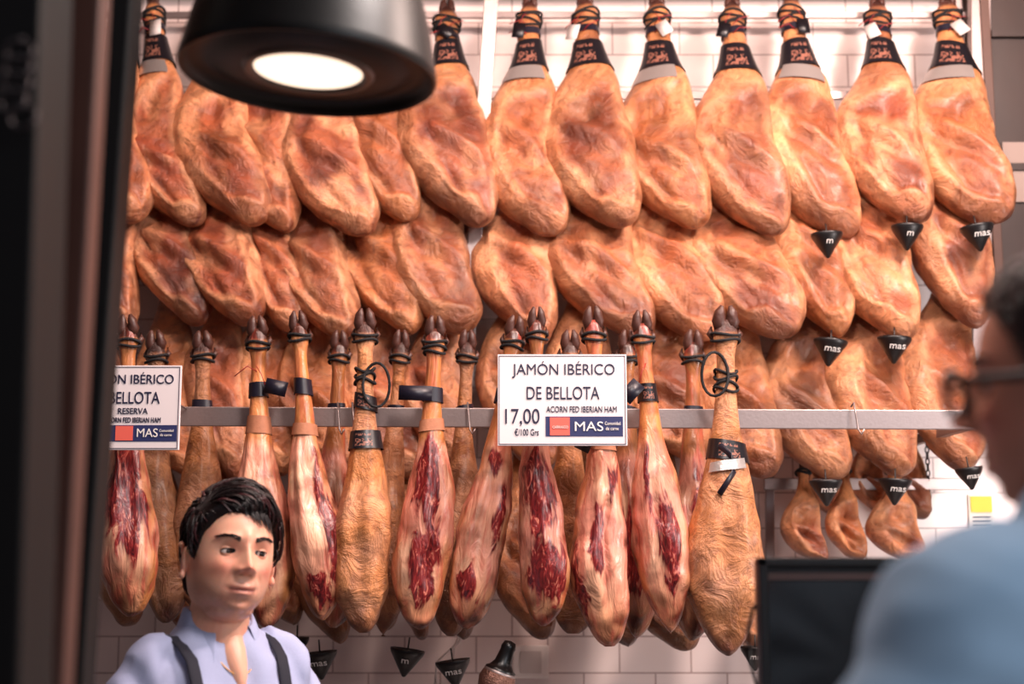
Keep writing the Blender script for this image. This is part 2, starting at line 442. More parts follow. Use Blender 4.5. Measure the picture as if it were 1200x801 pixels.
    for e in extras:
        tl = rnd.uniform(-.014, .014)
        if e[0] == 'label': patch(e[1], e[2], 0, 2 * math.pi, .0045, 3, tilt=tl)
        elif e[0] == 'navy': patch(e[1], e[2], 0, 2 * math.pi, .004, 7, tilt=tl * .6)
        elif e[0] == 'foil': patch(e[1], e[2], math.pi * 1.22, math.pi * 1.72, .007, 4, na=8, tilt=tl)
        elif e[0] == 'paper': patch(e[1], e[2], 0, 2 * math.pi, .003, 6, tilt=tl * .5)
        elif e[0] == 'rope': rope(e[1], e[2], e[3])
        elif e[0] == 'tag':
            sg = e[2]; d = L * interp(prof, e[1])[2] + .012
            x0 = sg * .020; zc = L * (1 - e[1]); hw, hh = (.017, .05)
            R2 = Matrix.Rotation(e[3], 3, 'Y')
            vs = [Vector((x0, -d, zc)) + R2 @ Vector(q) for q in [(-hw,-.001,0),(hw,-.001,0),(hw,.001,0),(-hw,.001,0),(-hw,-.001,-hh),(hw,-.001,-hh),(hw,.001,-hh),(-hw,.001,-hh)]]
            mb.add(vs, [(0,1,2,3),(7,6,5,4),(4,5,1,0),(5,6,2,1),(6,7,3,2),(7,4,0,3)], e[4])
            mb.tube([(0, -d+.006, zc+.045), (x0*.6, -d, zc+.025), (x0, -d, zc)], .001, 5, 8)
        elif e[0] == 'tie':
            a0 = rnd.uniform(-.5, .5); d = L * interp(prof, e[1])[2]
            mb.tube([(.0, -d-.003, L*(1-e[1])), (.02*math.copysign(1,a0), -d-.012, L*(1-e[1])+.012), (.05*math.copysign(1,a0), -d-.01, L*(1-e[1])+.004+.04*a0)], .0013, 5, 8)
        elif e[0] == 'cord':
            top = Mx.inverted() @ Vector(e[1])
            mb.tube([(0, .004, L*.93), (0.004, .01, L*.99), (0, .012, L*1.04), top], .003, 6, 5)
        elif e[0] == 'loop':
            sgn = e[2]
            pts = []
            for j in range(20):
                a = 2 * math.pi * j / 20
                pts.append((sgn * (.028 + .03 * math.cos(a)), -.026 - .006 * math.sin(2*a), L*(1-e[1]) - .03 + .05*math.sin(a)))
            mb.tube(pts, .0035, 6, 5, closed=True)
        elif e[0] == 'strap':
            l, rr, d = interp(prof, e[1]); d = L * d
            mb.tube([(-.02,-d-.004,L*(1-e[1])+.01), (.0,-d-.008,L*(1-e[1])-.01), (.01,-d-.012,L*(1-e[1])-.05), (.012*e[2],-d-.02,L*(1-e[1])-.1)], [(.003,.007)]*4, 8, 7)
        elif e[0] == 'flag':
            sgn = e[3]; z0 = L*(1-e[1]); z1 = L*(1-e[2])
            d = L*interp(prof, e[1])[2] + .006
            mb.box((min(sgn*.0, sgn*e[4]), -d-.001, z1), (max(0, sgn*e[4]), -d+.001, z0), 7)
    return mb.build(name, HAMS, matrix=Mx)

seed = 1
def back_row(items, topY=3.90, botY=3.66, label=False, dark=1.0, cords=True, length=268):
    global seed
    for i, it in enumerate(items):
        x0, x1, yb = it[0], it[1], it[2]
        if not label:
            g = random.uniform(-3, 5); x0 -= g; x1 += g; yb += random.uniform(-4, 4)
        hx = it[3] if len(it) > 3 else (x0 + x1) / 2 + random.uniform(-14, 14)
        hy = it[4] if len(it) > 4 else yb - length
        cx = (x0 + x1) / 2
        bx = hx + (cx - hx) / .68
        jy = .018 * (1 if i % 2 else -1)
        T = W(hx, hy, topY + jy * .3); B = W(bx, yb, botY + jy)
        wf = (x1 - x0) / (.405 * (yb - hy))
        ex = [('rope', .055, 4, .006)]
        if label:
            k = seed % 4; o = random.uniform(-.03, .02)
            ex += [('label', .2 + o, .33 + o)]
            if k in (0, 2): ex += [('foil', .335 + o, .40 + o)]
            if k in (1, 2): ex += [('tag', .13, -1 if k == 1 else 1, random.uniform(-.7, .7), 9)]
            if k in (0, 3): ex += [('tag', .12, random.choice((-1, 1)), random.uniform(-.9, .9), 3)]
            ex += [('tie', .12), ('tie', .16), ('navy', .125, .155)]
        if cords: ex.append(('cord', (T.x, topY + .035, T.z + .06)))
        make_ham(T, B, wf, PROF_B, 'back', seed, yaw=math.radians(-10 + random.uniform(-15, 15)), extras=ex, dark=dark)
        seed += 1

R1 = [(100,165,262,150,0),(148,226,272,180,2),(207,300,272,245,8),(268,352,278,305,8),(338,432,279,380,8),(398,480,263,440,5),(470,568,263,524,12),(562,656,276,621,6),
      (637,739,271,686,4),(722,822,273,770,4),(815,911,276,858,6),(893,991,277,926,0),(985,1079,264,1028,6),(1063,1166,264,1110,4)]
R2 = [(95,160,392),(150,236,388),(218,300,389),(284,352,390),(330,412,402),(400,495,400),(460,546,393),(563,652,402),(652,745,400),(726,833,402),(810,912,400),(908,992,396),(983,1066,392),(1066,1152,386)]
R3 = [(88,150,565),(152,238,562),(212,292,560),(272,345,556),(330,405,556),(402,482,562),(478,548,556),(560,642,548),(642,722,545),(733,818,545),(812,902,556),(890,992,557),(972,1062,554),(1052,1145,545)]
R4 = [(85,150,735),(150,222,738),(200,285,735),(270,345,738),(335,400,756),(395,470,735),(440,498,748),(495,560,752),(575,650,750),(648,742,756),(726,818,762),(822,898,765)]
back_row(R1, label=True)
back_row(R2)
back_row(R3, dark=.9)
back_row(R4, topY=3.84, botY=3.58, dark=.68, length=262)  # dark lowers the ham colours: shade behind the front row, painted in
for k, (x0, x1, yb) in enumerate([(914,968,658),(968,1012,656),(1014,1082,658),(940,985,602),(995,1040,600),(1040,1088,606)]):
    Yd = 3.80 if k < 3 else 3.93
    T = W((x0+x1)/2, yb-112, Yd+.05); B = W((x0+x1)/2, yb, Yd-.02)
    make_ham(T, B, (x1-x0)/(.405*112), PROF_B, 'back', seed, yaw=-.1, extras=[('rope', .06, 2, .003)], df=1.5, res=(40, 36)); seed += 1

FY = 3.18
def front(hx, hy, cx, by, w, kind, cut=None, extras=(), yoff=0.0, yaw=0.0, dark=1.0):
    global seed
    bx = hx + (cx - hx) / .72
    T = W(hx, hy + 14, FY + .02 + yoff); B = W(bx, by, FY + yoff)
    wf = w / (.2 * (by - hy - 14))
    make_ham(T, B, wf, PROF_F, kind, seed, yaw=yaw, cut=cut, extras=extras, dark=dark, res=(76, 60)); seed += 1
front(150, 370, 149, 722, 70, 'cut', [(.1,.56,.95,.24,1.1),(.2,.74,.5,.1,.7)], [('navy',.2,.25),('rope',.05,2,.003),('paper',.34,.39)])
front(302, 372, 306, 735, 66, 'cut', [(.3,.8,.3,.12,.5)], [('navy',.185,.235),('tag',.2,1,-1.3,7),('paper',.3,.36),('rope',.05,2,.003),('tie',.15)], yoff=.03)
front(350, 366, 366, 727, 60, 'cut', [(.55,.70,.4,.28,1.0),(-.1,.9,.5,.08,.8)], [('navy',.19,.245),('paper',.345,.385),('rope',.04,2,.003)])
front(428, 364, 427, 741, 70, 'skin', None, [('label',.24,.29),('label',.36,.42),('rope',.16,3,.006),('loop',.17,1),('rope',.045,2,.003)])
front(510, 372, 500, 737, 67, 'cut', [(-.1,.50,.7,.16,1.1),(.2,.78,.6,.18,1)], [('navy',.2,.25),('flag',.2,.25,-1,.075),('paper',.31,.35),('rope',.045,3,.003)])
front(603, 372, 566, 737, 62, 'cut', [(-.2,.86,.7,.08,.8),(.55,.62,.25,.14,.7),(0,.45,.4,.05,.5)], [('navy',.2,.25),('rope',.045,2,.003)], yoff=.02)
front(629, 362, 630, 733, 58, 'cut', [(0,.57,.95,.18,1.15),(.1,.82,.9,.14,1.1)], [('navy',.2,.24),('paper',.35,.4),('rope',.045,2,.003)], yoff=-.04)
front(695, 362, 709, 757, 66, 'cut', [(-.1,.68,.32,.11,1.3),(-.7,.82,.35,.14,.8),(.5,.5,.3,.08,.5)], [('paper',.37,.41),('rope',.045,2,.003),('tag',.35,-1,.5,3)], yoff=-.01)
front(752, 366, 774, 742, 64, 'cut', [(.25,.72,.42,.2,1.4),(-.4,.5,.3,.1,.6)], [('label',.2,.26),('rope',.045,2,.003),('tag',.2,-1,.8,7)])
front(850, 362, 852, 768, 84, 'skin', None, [('rope',.16,4,.006),('loop',.13,-1),('label',.37,.43),('strap',.4,-2),('foil',.43,.46),('rope',.045,2,.003)])
for (hx, cx, by, w, kd, cu) in [(183,185,730,64,'skin',None),(238,235,715,66,'skin',None),(398,388,735,58,'cut',[(0,.7,.5,.22,.9)]),(470,452,745,56,'skin',None),(548,536,745,58,'skin',None),(668,668,742,62,'skin',None),(735,738,748,58,'cut',[(0,.7,.5,.22,.9)]),(812,812,750,64,'cut',[(.2,.6,.4,.22,.9)])]:
    front(hx, 388, cx, by, w, kd, cu, [('navy',.22,.28),('rope',.05,2,.003)], yoff=.2, dark=.66)  # second layer: its shade is put into the ham colours through dark

# ------------------------------------------------------------ rails & posts
def bar(name, a, b, hx, hy, mat, bevel=.002, parent=None):
    a = Vector(a); b = Vector(b); d = (b - a); L = d.length; z = d / L
    ref = Vector((0, 1, 0)) if abs(z.y) < .9 else Vector((1, 0, 0))
    x = ref.cross(z).normalized(); y = z.cross(x)
    R = Matrix((x, y, z)).transposed().to_4x4()
    mb = MB(); mb.box((-hx, -hy, 0), (hx, hy, L))
    return mb.build(name, [mat], smooth=False, bevel=bevel, matrix=Matrix.Translation(a) @ R)
rl = empty("ham_hanging_rack", (0, 3.95, 0))
def child(o, p):
    bpy.context.view_layer.update()
    o.parent = p; o.matrix_parent_inverse = p.matrix_world.inverted()
bpy.context.view_layer.update()
def rail(px0, px1, py, Y, h, name, t=.006):
    a = W(px0, py, Y); b = W(px1, py, Y); b.z = a.z
    o = bar(name, a, b, h, t, M_STEEL); child(o, rl); return o
rail(80, 1160, -22, 3.95, .014, "rail_top")
rail(80, 1160, 18, 3.98, .010, "rail_back_upper")
rail(80, 1160, 112, 3.955, .012, "rail_second")
rail(80, 1160, 268, 3.955, .012, "rail_third")
rail(80, 905, 440, 3.93, .012, "rail_fourth")
rail(895, 1140, 567, 3.90, .016, "rail_lower_right")
r = bar("rail_front", W(60, 487, 3.27), W(1165, 492, 3.27), .0225, .005, M_STEEL); child(r, rl)
for (xa, ya, xb, yb, Y, w, nm) in [(578,-40,538,560,3.76,.019,"post_centre"),(1147,-60,1150,500,3.93,.028,"post_right"),(902,540,902,800,3.93,.012,"post_small"),(62,-60,60,800,3.5,.02,"post_left"),(1122,-60,1128,500,3.99,.010,"post_right_rear")]:
    o = bar(nm, W(xb, yb, Y), W(xa, ya, Y), w, w * .7, M_STEEL); child(o, rl)
for px in (62, 1162):
    a = W(px, 489, 3.27)
    o = bar("bracket", a, Vector((a.x, 4.04, a.z)), .012, .012, M_STEEL); child(o, rl)
mb = MB()
for px in (396, 413, 1000, 548):
    a = W(px, 478, 3.255)
    mb.tube([a + Vector((0, .02, .006)), a + Vector((0, -.006, .012)), a + Vector((.003, -.012, -.02)), a + Vector((.006, -.014, -.05)), a + Vector((.012, -.02, -.062)), a + Vector((.018, -.022, -.05))], .0022, 6)
o = mb.build("rail_hooks", [M_STEEL]); child(o, rl)
mb = MB(); a = W(1086, 520, 3.9)
for k in range(12):
    c = a + Vector((0, 0, -.016 * k)); pts = []
    for j in range(10):
        t = 2 * math.pi * j / 10
        pts.append(c + (Vector((.005 * math.cos(t), 0, .010 * math.sin(t))) if k % 2 else Vector((0, .005 * math.cos(t), .010 * math.sin(t)))))
    mb.tube(pts, .0022, 5, closed=True, up=(.3, .9, .2))
o = mb.build("steel_chain", [simple("dark_steel", (60, 52, 50), .4, .8)]); child(o, rl)

for (px, py, Y, s, tx) in [(969,279,3.6,19,"m"),(1063,270,3.6,19,"m"),(1145,270,3.6,20,"mas"),(973,404,3.6,20,"mas"),(1048,401,3.6,20,"mas"),(968,568,3.6,19,"mas"),(1049,567,3.6,19,"mas"),(1136,553,3.6,16,"mas"),
                       (375,769,3.5,20,"mas"),(477,766,3.5,20,"m"),(531,779,3.5,20,"mas"),(885,763,3.52,17,"mas"),(348,752,3.5,14,"mas")]:
    c = W(px, py, Y); r = s * Y / F
    mb = MB()
    mb.lathe([(.001, .004), (r*.8, .004), (r*.86, .012), (r, .012), (r, .007), (r*.93, .0), (r*.12, -r*1.25), (.001, -r*1.3)], 28)
    mb.tube([(0,0,.0),(0,.004,.04)], .002, 6)
    e = mb.build("drip_cup", [M_CUP], matrix=Matrix.Translation(c))
    e.rotation_euler = (0, random.uniform(-.15, .15), 0)
    bpy.context.view_layer.update()
    cu = bpy.data.curves.new("cup_print", 'FONT'); cu.body = tx; cu.size = r * .62; cu.align_x = 'CENTER'; cu.align_y = 'CENTER'; cu.extrude = .0005
    cu.materials.append(M_WHITE)
    o = bpy.data.objects.new("cup_print", cu); sc.collection.objects.link(o); o.parent = e
    o.location = (0, -r * .80, -r * .33)
    o.rotation_euler = (math.radians(90 + 37), 0, 0)

# ------------------------------------------------------------ signs
M_SIGN = simple("sign_card", (228, 218, 220), .5)
M_INK = simple("sign_ink", (30, 28, 60), .5)
M_BLUE = simple("sign_blue", (40, 46, 92), .5)
M_CORAL = simple("sign_coral", (226, 100, 86), .5)
M_EDGE = simple("sign_border", (70, 62, 80), .5)
def sign(x0, y0, x1, y1, Y, items):
    a = W(x0, y1, Y); b = W(x1, y0, Y)
    c = (a + b) / 2
    e = empty("price_sign", c)
    bpy.context.view_layer.update()
    boxobj("sign_board", (a.x, Y, a.z), (b.x, Y + .006, b.z), M_SIGN, .001, e)
    X = lambda px: a.x + (px - x0) / (x1 - x0) * (b.x - a.x)
    Z = lambda py: b.z - (py - y0) / (y1 - y0) * (b.z - a.z)
    t = .0013; m = .003
    for nm, (u0, v0, u1, v1) in {"border_top": (a.x+m, b.z-m-t, b.x-m, b.z-m), "border_bottom": (a.x+m, a.z+m, b.x-m, a.z+m+t), "border_l": (a.x+m, a.z+m, a.x+m+t, b.z-m), "border_r": (b.x-m-t, a.z+m, b.x-m, b.z-m)}.items():
        boxobj(nm, (u0, Y - .001, v0), (u1, Y, v1), M_EDGE, 0, e)
    for it in items:
        if it[0] == 'r':
            boxobj("print_block", (X(it[1]), Y - it[6], Z(it[4])), (X(it[3]), Y, Z(it[2])), it[5], 0, e)
        else:
            fit_text(it[0], X(it[1]), X(it[3]), Z(it[4]), Z(it[2]), Y - it[6] if len(it) > 6 else Y - .001, it[5], e, "print_text")
    mb = MB()
    for sx in (-.35, .35):
        px = sx * (b.x - a.x)
        mb.tube([(px, .006, (b.z-a.z)*.18), (px, .10, (b.z-a.z)*.12), (px, (3.262 - Y), (b.z-a.z)*.1)], .002, 6)
    o = mb.build("sign_bracket", [M_STEEL]); o.parent = e
sign(583, 415, 734, 522, 3.04, [
    ("JAMÓN IBÉRICO", 600, 423, 720, 443, M_INK), ("DE BELLOTA", 617, 453, 702, 468, M_INK), ("17,00", 592, 479, 632, 499, M_INK), ("€/100 Grs", 603, 502, 631, 510, M_INK),
    ("ACORN FED IBERIAN HAM", 640, 476, 722, 483, M_INK),
    ('r', 639, 488, 729, 511, M_BLUE, .001), ('r', 644, 489, 667, 510, M_CORAL, .002), ("MAS", 673, 494, 706, 505, M_WHITE, .0018), ("Comunidad", 708, 494, 726, 498, M_WHITE, .0018), ("de carne", 709, 500, 724, 504, M_WHITE, .0018), ("CARRASCO", 647, 499, 665, 502, M_WHITE, .0028)])
sign(90, 428, 213, 527, 3.06, [
    ("JAMÓN IBÉRICO", 98, 436, 204, 453, M_INK), ("DE BELLOTA", 104, 459, 188, 473, M_INK), ("RESERVA", 138, 478, 174, 485, M_INK), ("ACORN FED IBERIAN HAM", 122, 489, 190, 495, M_INK),
    ('r', 118, 498, 210, 517, M_BLUE, .001), ('r', 136, 499, 157, 516, M_CORAL, .002), ("MAS", 162, 502, 187, 512, M_WHITE, .0018), ("Comunidad", 189, 503, 206, 506, M_WHITE, .0018), ("de carne", 190, 508, 204, 511, M_WHITE, .0018), ("9,90", 96, 497, 116, 512, M_INK)])

# ------------------------------------------------------------ room
def tile_mat():
    m, nt, b = newmat("wall_tiles")
    tc = nt.nodes.new("ShaderNodeTexCoord")
    mp = nt.nodes.new("ShaderNodeMapping"); mp.inputs["Rotation"].default_value = (math.pi / 2, 0, 0)
    nt.links.new(tc.outputs["Object"], mp.inputs[0])
    br = nt.nodes.new("ShaderNodeTexBrick"); br.inputs["Scale"].default_value = 1
    br.inputs["Brick Width"].default_value = .2; br.inputs["Row Height"].default_value = .1; br.inputs["Mortar Size"].default_value = .0022
    br.inputs["Color1"].default_value = lin((238, 222, 218)) + (1,); br.inputs["Color2"].default_value = lin((232, 214, 210)) + (1,)
    br.inputs["Mortar"].default_value = lin((174, 150, 146)) + (1,)
    nt.links.new(mp.outputs[0], br.inputs["Vector"]); nt.links.new(br.outputs["Color"], b.inputs["Base Color"])
    bp = nt.nodes.new("ShaderNodeBump"); bp.inputs["Strength"].default_value = .5; bp.inputs["Distance"].default_value = .002; bp.invert = True
    nt.links.new(br.outputs["Fac"], bp.inputs["Height"]); nt.links.new(bp.outputs[0], b.inputs["Normal"])
    b.inputs["Roughness"].default_value = .25
    return m
M_TILE = tile_mat()
M_WALL = simple("dark_wall", (52, 34, 30), .6, 0, .1, 20, .15)
M_CEIL = simple("ceiling_paint", (120, 100, 92), .8, 0, .05, 30, .05)
M_FLOOR = simple("floor_stone", (110, 98, 90), .5, 0, .2, 6, .2)
boxobj("wall_back", (-2.6, 4.06, 0), (2.6, 4.2, 3.5), M_TILE)
boxobj("wall_left", (-2.7, 1.5, 0), (-2.6, 4.2, 3.5), M_WALL)
boxobj("wall_right", (2.6, 1.5, 0), (2.7, 4.2, 3.5), M_WALL)
boxobj("ceiling", (-2.7, 1.0, 3.5), (2.7, 4.2, 3.6), M_CEIL)
boxobj("floor", (-3.2, -2.5, -.1), (3.2, 4.2, 0), M_FLOOR)
M_WOODD = simple("dark_wood", (44, 24, 18), .5, 0, .2, 12, .3)
a = W(1174, 470, 3.9); b = W(1330, -60, 3.9)
cab = empty("wall_cabinet", ((a.x+b.x)/2, 3.95, (a.z+b.z)/2)); bpy.context.view_layer.update()
boxobj("cabinet_body", (a.x, 3.92, a.z), (b.x, 4.055, b.z), M_WOODD, .004, cab)
boxobj("cabinet_stile", (a.x, 3.90, a.z), (a.x + .025, 3.92, b.z), simple("wood_trim", (84, 52, 40), .5, 0, .1, 20, .2), .002, cab)
s0 = W(1180, 235, 3.9); s1 = W(1230, 165, 3.9)
boxobj("cabinet_notice", (s0.x, 3.912, s0.z), (s1.x, 3.919, s1.z), simple("notice_paper", (150, 130, 122), .6), 0, cab)
for k in range(3):
    zz = a.z + (b.z - a.z) * (.2 + .3 * k)
    boxobj("cabinet_shelf_edge", (a.x + .03, 3.905, zz), (b.x, 3.92, zz + .02), M_WOODD, 0, cab)
p = W(1150, 600, 4.05)
e = empty("wall_notice", p); bpy.context.view_layer.update()
boxobj("notice_sheet", (p.x - .035, 4.05, p.z - .05), (p.x + .035, 4.058, p.z + .05), simple("notice_white", (240, 236, 228), .5), 0, e)
boxobj("notice_yellow", (p.x - .03, 4.046, p.z - .0), (p.x + .03, 4.05, p.z + .045), simple("notice_yellow_m", (240, 212, 60), .5), 0, e)
for k in range(3):
    boxobj("notice_line", (p.x - .025, 4.048, p.z - .04 + k*.012), (p.x + .025, 4.05, p.z - .036 + k*.012), M_INK, 0, e)
p = W(622, 775, 4.05)
e = empty("wall_socket", p); bpy.context.view_layer.update()
boxobj("socket_plate", (p.x - .05, 4.04, p.z - .045), (p.x + .05, 4.059, p.z + .045), simple("socket_white", (236, 226, 222), .35), .004, e)
boxobj("socket_inset", (p.x - .03, 4.036, p.z - .03), (p.x + .03, 4.04, p.z + .03), simple("socket_grey", (205, 192, 188), .35), .003, e)
mb = MB()
for (pts, m, r) in [([W(540,700,3.95), W(545,725,3.95), W(538,752,3.94), W(512,775,3.93), W(510,800,3.93), W(520,830,3.93), Vector((-.15, 3.93, .745))], 1, .003),
                    ([W(540,700,3.95), W(541,735,3.94), W(532,760,3.94), W(531,785,3.93), W(534,830,3.93), Vector((-.1, 3.95, .745))], 1, .003)]:
    q = []
    for i in range(len(pts)-1):
        for k in range(5): q.append(pts[i].lerp(pts[i+1], k/5))
    mb.tube(q + [pts[-1]], r, 6, m)
mb.build("power_cable", [M_BLACK, simple("white_cable", (225, 215, 212), .4)])

mb = MB()
a = W(577, 812, 3.25); b = W(598, 752, 3.25)
d = (b - a).normalized(); LL = (b - a).length
Mx = Matrix.Translation(a) @ d.to_track_quat('Z', 'Y').to_matrix().to_4x4()
mb.lathe([(.001,-.012),(.024,-.008),(.038,.01),(.042,.03),(.038,.045),(.034,.05)], 28, 1)
mb.lathe([(.035,.048),(.035,.056),(.028,.06),(.020,.072),(.016,.10),(.017,LL-.012),(.013,LL),(.001,LL+.003)], 28, 0)
mb.lathe([(.0365,.046),(.0365,.052),(.033,.053)], 28, 2)
mi = Mx.inverted()
mb.tube([mi @ a, mi @ (a + Vector((0, .0, -.25))), mi @ Vector((a.x, a.y, .75))], .009, 8)
mb.lathe([(.001, 0), (.09, 0), (.09, .012), (.02, .02), (.001, .02)], 28, M=mi @ Matrix.Translation((a.x, a.y, .741)))
mic = mb.build("microphone", [M_BLACK, simple("mesh_grille", (150, 110, 96), .35, .8, 1, 260, .5), M_STEEL], matrix=Mx)
boxobj("rear_worktop", (-1.6, 3.1, 0), (1.6, 4.05, .74), simple("worktop_steel", (150, 145, 145), .4, .6), .006)

# ------------------------------------------------------------ counter & monitor
ct = empty("shop_counter", (0, 2.1, 0)); bpy.context.view_layer.update()
boxobj("counter_body", (-1.15, 1.98, 0), (1.5, 2.28, 1.0), simple("counter_front", (60, 44, 38), .5, 0, .1, 10, .2), .004, ct)
boxobj("counter_top", (-1.18, 1.94, 1.0), (1.53, 2.32, 1.04), simple("counter_stone", (120, 112, 108), .3, 0, .05, 30, .15), .006, ct)
a = W(893, 880, 2.12); b = W(1100, 653, 2.12)
mon = empty("pos_monitor", ((a.x+b.x)/2, 2.12, 1.04)); bpy.context.view_layer.update()
boxobj("monitor_shell", (a.x, 2.12, a.z), (b.x, 2.15, b.z), M_BLACK, .006, mon)
boxobj("monitor_bezel_top", (a.x, 2.108, b.z - .014), (b.x, 2.12, b.z), M_BLACK, .003, mon)
boxobj("monitor_bezel_left", (a.x, 2.108, a.z), (a.x + .014, 2.12, b.z), M_BLACK, .003, mon)
boxobj("monitor_bezel_right", (b.x - .014, 2.108, a.z), (b.x, 2.12, b.z), M_BLACK, .003, mon)
boxobj("monitor_screen", (a.x + .014, 2.116, a.z + .01), (b.x - .014, 2.1199, b.z - .034), simple("dark_screen", (8, 8, 10), .12), 0, mon)
boxobj("monitor_trim", (a.x + .014, 2.114, b.z - .032), (b.x - .014, 2.119, b.z - .022), simple("screen_trim", (92, 66, 60), .35), 0, mon)
boxobj("monitor_pole", ((a.x+b.x)/2 - .02, 2.13, 1.05), ((a.x+b.x)/2 + .02, 2.16, a.z + .05), M_BLACK, .004, mon)
boxobj("monitor_foot", ((a.x+b.x)/2 - .1, 2.06, 1.041), ((a.x+b.x)/2 + .1, 2.24, 1.055), M_BLACK, .004, mon)
mb = MB()
pts = [W(889,705,2.14), W(881,715,2.15), W(877,740,2.16), W(879,775,2.16), W(886,800,2.16)]
mb.tube(pts + [Vector((pts[-1].x + .05, 2.16, 1.06))], .0025, 6)
o = mb.build("monitor_cable", [M_BLACK]); child(o, mon)

# ------------------------------------------------------------ pendant lamp
M_GLOW = simple("lamp_diffuser", (255, 226, 196), .5, emit=(255, 228, 202), es=1.6)
M_RING = simple("lamp_ring", (100, 88, 82), .35, .4)
c = W(361, 87, 2.0)
mb = MB(); R0 = .187
mb.lathe([(R0,-.004),(R0+.002,.002),(R0,.012),(R0*.975,.035),(R0*.93,.075),(R0*.87,.115),(R0*.76,.155),(R0*.56,.19),(R0*.33,.21),(.045,.225),(.04,.29),(.02,.30),(.001,.30)], 72, 0)
mb.lathe([(R0,-.004),(R0-.005,-.003),(R0-.008,.004),(R0-.016,.012),(R0*.78,.014),(R0*.72,.008),(R0*.52,.004)], 72, 0)
mb.lathe([(R0*.52,.004),(R0*.50,.000),(R0*.45,.000),(R0*.44,.004),(R0*.42,.006)], 72, 2)
mb.lathe([(R0*.425,.005),(R0*.3,.004),(.001,.004)], 72, 1)
mb.tube([(0,0,.29),(0,0,.9)], .004, 8, 0)
lamp = mb.build("pendant_lamp", [M_BLACKM, M_GLOW, M_RING], matrix=Matrix.Translation(c) @ Matrix.Rotation(math.radians(3.2), 4, 'Y'))

# ------------------------------------------------------------ shopfront frame (foreground left)
def lean_post(name, xt, xb, Y, wl, dep, mat):
    a = W(xt, 0, Y); b = W(xb, 800, Y); d = (a - b) / (a.z - b.z)
    lo = b - d * (b.z - .0); hi = b + d * (3.498 - b.z)
    return bar(name, lo, hi, wl, dep, mat, .004)
M_FRAMEB = simple("frame_black", (10, 8, 9), .6, 0, .05, 20, spec=.3)
M_FRAMER = simple("frame_brown", (92, 56, 46), .55, 0, .15, 9, .3)
Y = 1.85
lean_post("door_frame", 149, 91, Y, 13 * Y / F, .03, M_FRAMEB)
Y = 1.45
lean_post("trim_1", 98, 52, Y, 28 * Y / F, .02, M_FRAMER)
lean_post("trim_2", 30, 2, 1.35, 40 * 1.35 / F, .05, M_FRAMEB)
lean_post("trim_3", -60, -85, 1.35, 58 * 1.35 / F, .05, M_FRAMEB)
mb = MB(); p = W(18, 60, 1.28)
for k in range(5):
    q = p + Vector((random.uniform(-.012,.012), 0, -.016*k)); pts = []
    for j in range(12):
        t = 2*math.pi*j/12
        pts.append(q + Vector((.013*math.cos(t), .003*math.sin(2*t), .011*math.sin(t))))
    mb.tube(pts, .002, 6, closed=True)
mb.tube([p + Vector((0,.0,.01)), p + Vector((0,.02,.02)), p + Vector((0,.035,.02))], .0025, 6)
mb.build("padlock_chain", [simple("dull_metal", (80, 74, 76), .4, .8)])

# ------------------------------------------------------------ people
def remesh(ob, vox, it=2, fac=.5):
    m = ob.modifiers.new("r", 'REMESH'); m.mode = 'VOXEL'; m.voxel_size = vox; m.use_smooth_shade = True
    s = ob.modifiers.new("s", 'SMOOTH'); s.factor = fac; s.iterations = it
    dg = bpy.context.evaluated_depsgraph_get(); dg.update()
    me = bpy.data.meshes.new_from_object(ob.evaluated_get(dg))
    ob.modifiers.clear(); ob.data = me
    me.polygons.foreach_set("use_smooth", [True] * len(me.polygons))
    return ob

def head_pt(d, feat=True):
    dx, dy, dz = d
    a, b, c = .077, .098, .120
    rxy = math.sqrt(max(1e-6, 1 - dz * dz))
    ca = -dy / rxy
    x = a * dx; y = b * dy; z = c * dz
    if z < 0:
        k = -dz
        x *= 1 + .07 * sm(.2, .7, k)
        z *= 1 - .02
    fr = max(0, ca)
    y -= .023 * sm(.01, .10, -z) * fr ** 1.2 * min(1, rxy * 2)
    y -= .011 * sm(-.02, .08, z) * fr * min(1, rxy * 2)
    y += .022 * sm(.02, .1, -z) * max(0, -ca)
    if feat and dy < 0:
        f = sm(0, .35, -dy)
        p = 0
        if z > -.028: nz = .005 + .025 * (1 - sm(-.030, .022, z)) ** .9
        else: nz = .030 * (1 - sm(.029, .0435, -z))
        w = .0082 + .0052 * (1 - sm(-.030, .005, z))
        p += nz * gs(x, 0, w) * (1 - sm(.03, .05, z))
        p += .004 * gs(x, 0, .009) * gs(z, -.029, .008)
        for s in (-1, 1):
            p += .0115 * gs(x, s * .0145, .0058) * gs(z, -.0335, .0075)
            p -= .0105 * gs(x, s * .031, .0175) * gs(z, .002, .0125)
            p -= .003 * gs(x, s * .017, .008) * gs(z, .004, .012)
            p += .0050 * gs(x, s * .03, .02) * gs(z, .026, .008)
            p += .0075 * gs(x, s * .045, .018) * gs(z, -.026, .016)
            p -= .0030 * gs(x, s * (.025 + .40 * max(0, -.036 - z)), .004) * gs(z, -.047, .013)
            p -= .0020 * gs(x, s * .0275, .0045) * gs(z, -.0645, .006)
            p += .002 * gs(x, s * .05, .022) * gs(z, -.085, .02)
        zz = z - 4.5 * x * x
        p += .0050 * gs(zz, -.0612, .0040) * gs(x, 0, .019)
        p += .0060 * gs(zz, -.0732, .0048) * gs(x, 0, .016)
        p -= .0030 * gs(zz, -.0672, .0020) * gs(x, 0, .022)
        p -= .004 * gs(z, -.086, .006) * gs(x, 0, .02)
        p += .009 * gs(z, -.104, .013) * gs(x, 0, .019)
        y -= p * f
    return Vector((x, y, z))
def sphere_dirs(nu, nv):
    for i in range(nv + 1):
        th = math.pi * i / nv
        for j in range(nu):
            a = 2 * math.pi * j / nu
            yield i, j, (math.sin(th) * math.cos(a), math.sin(th) * math.sin(a), math.cos(th))
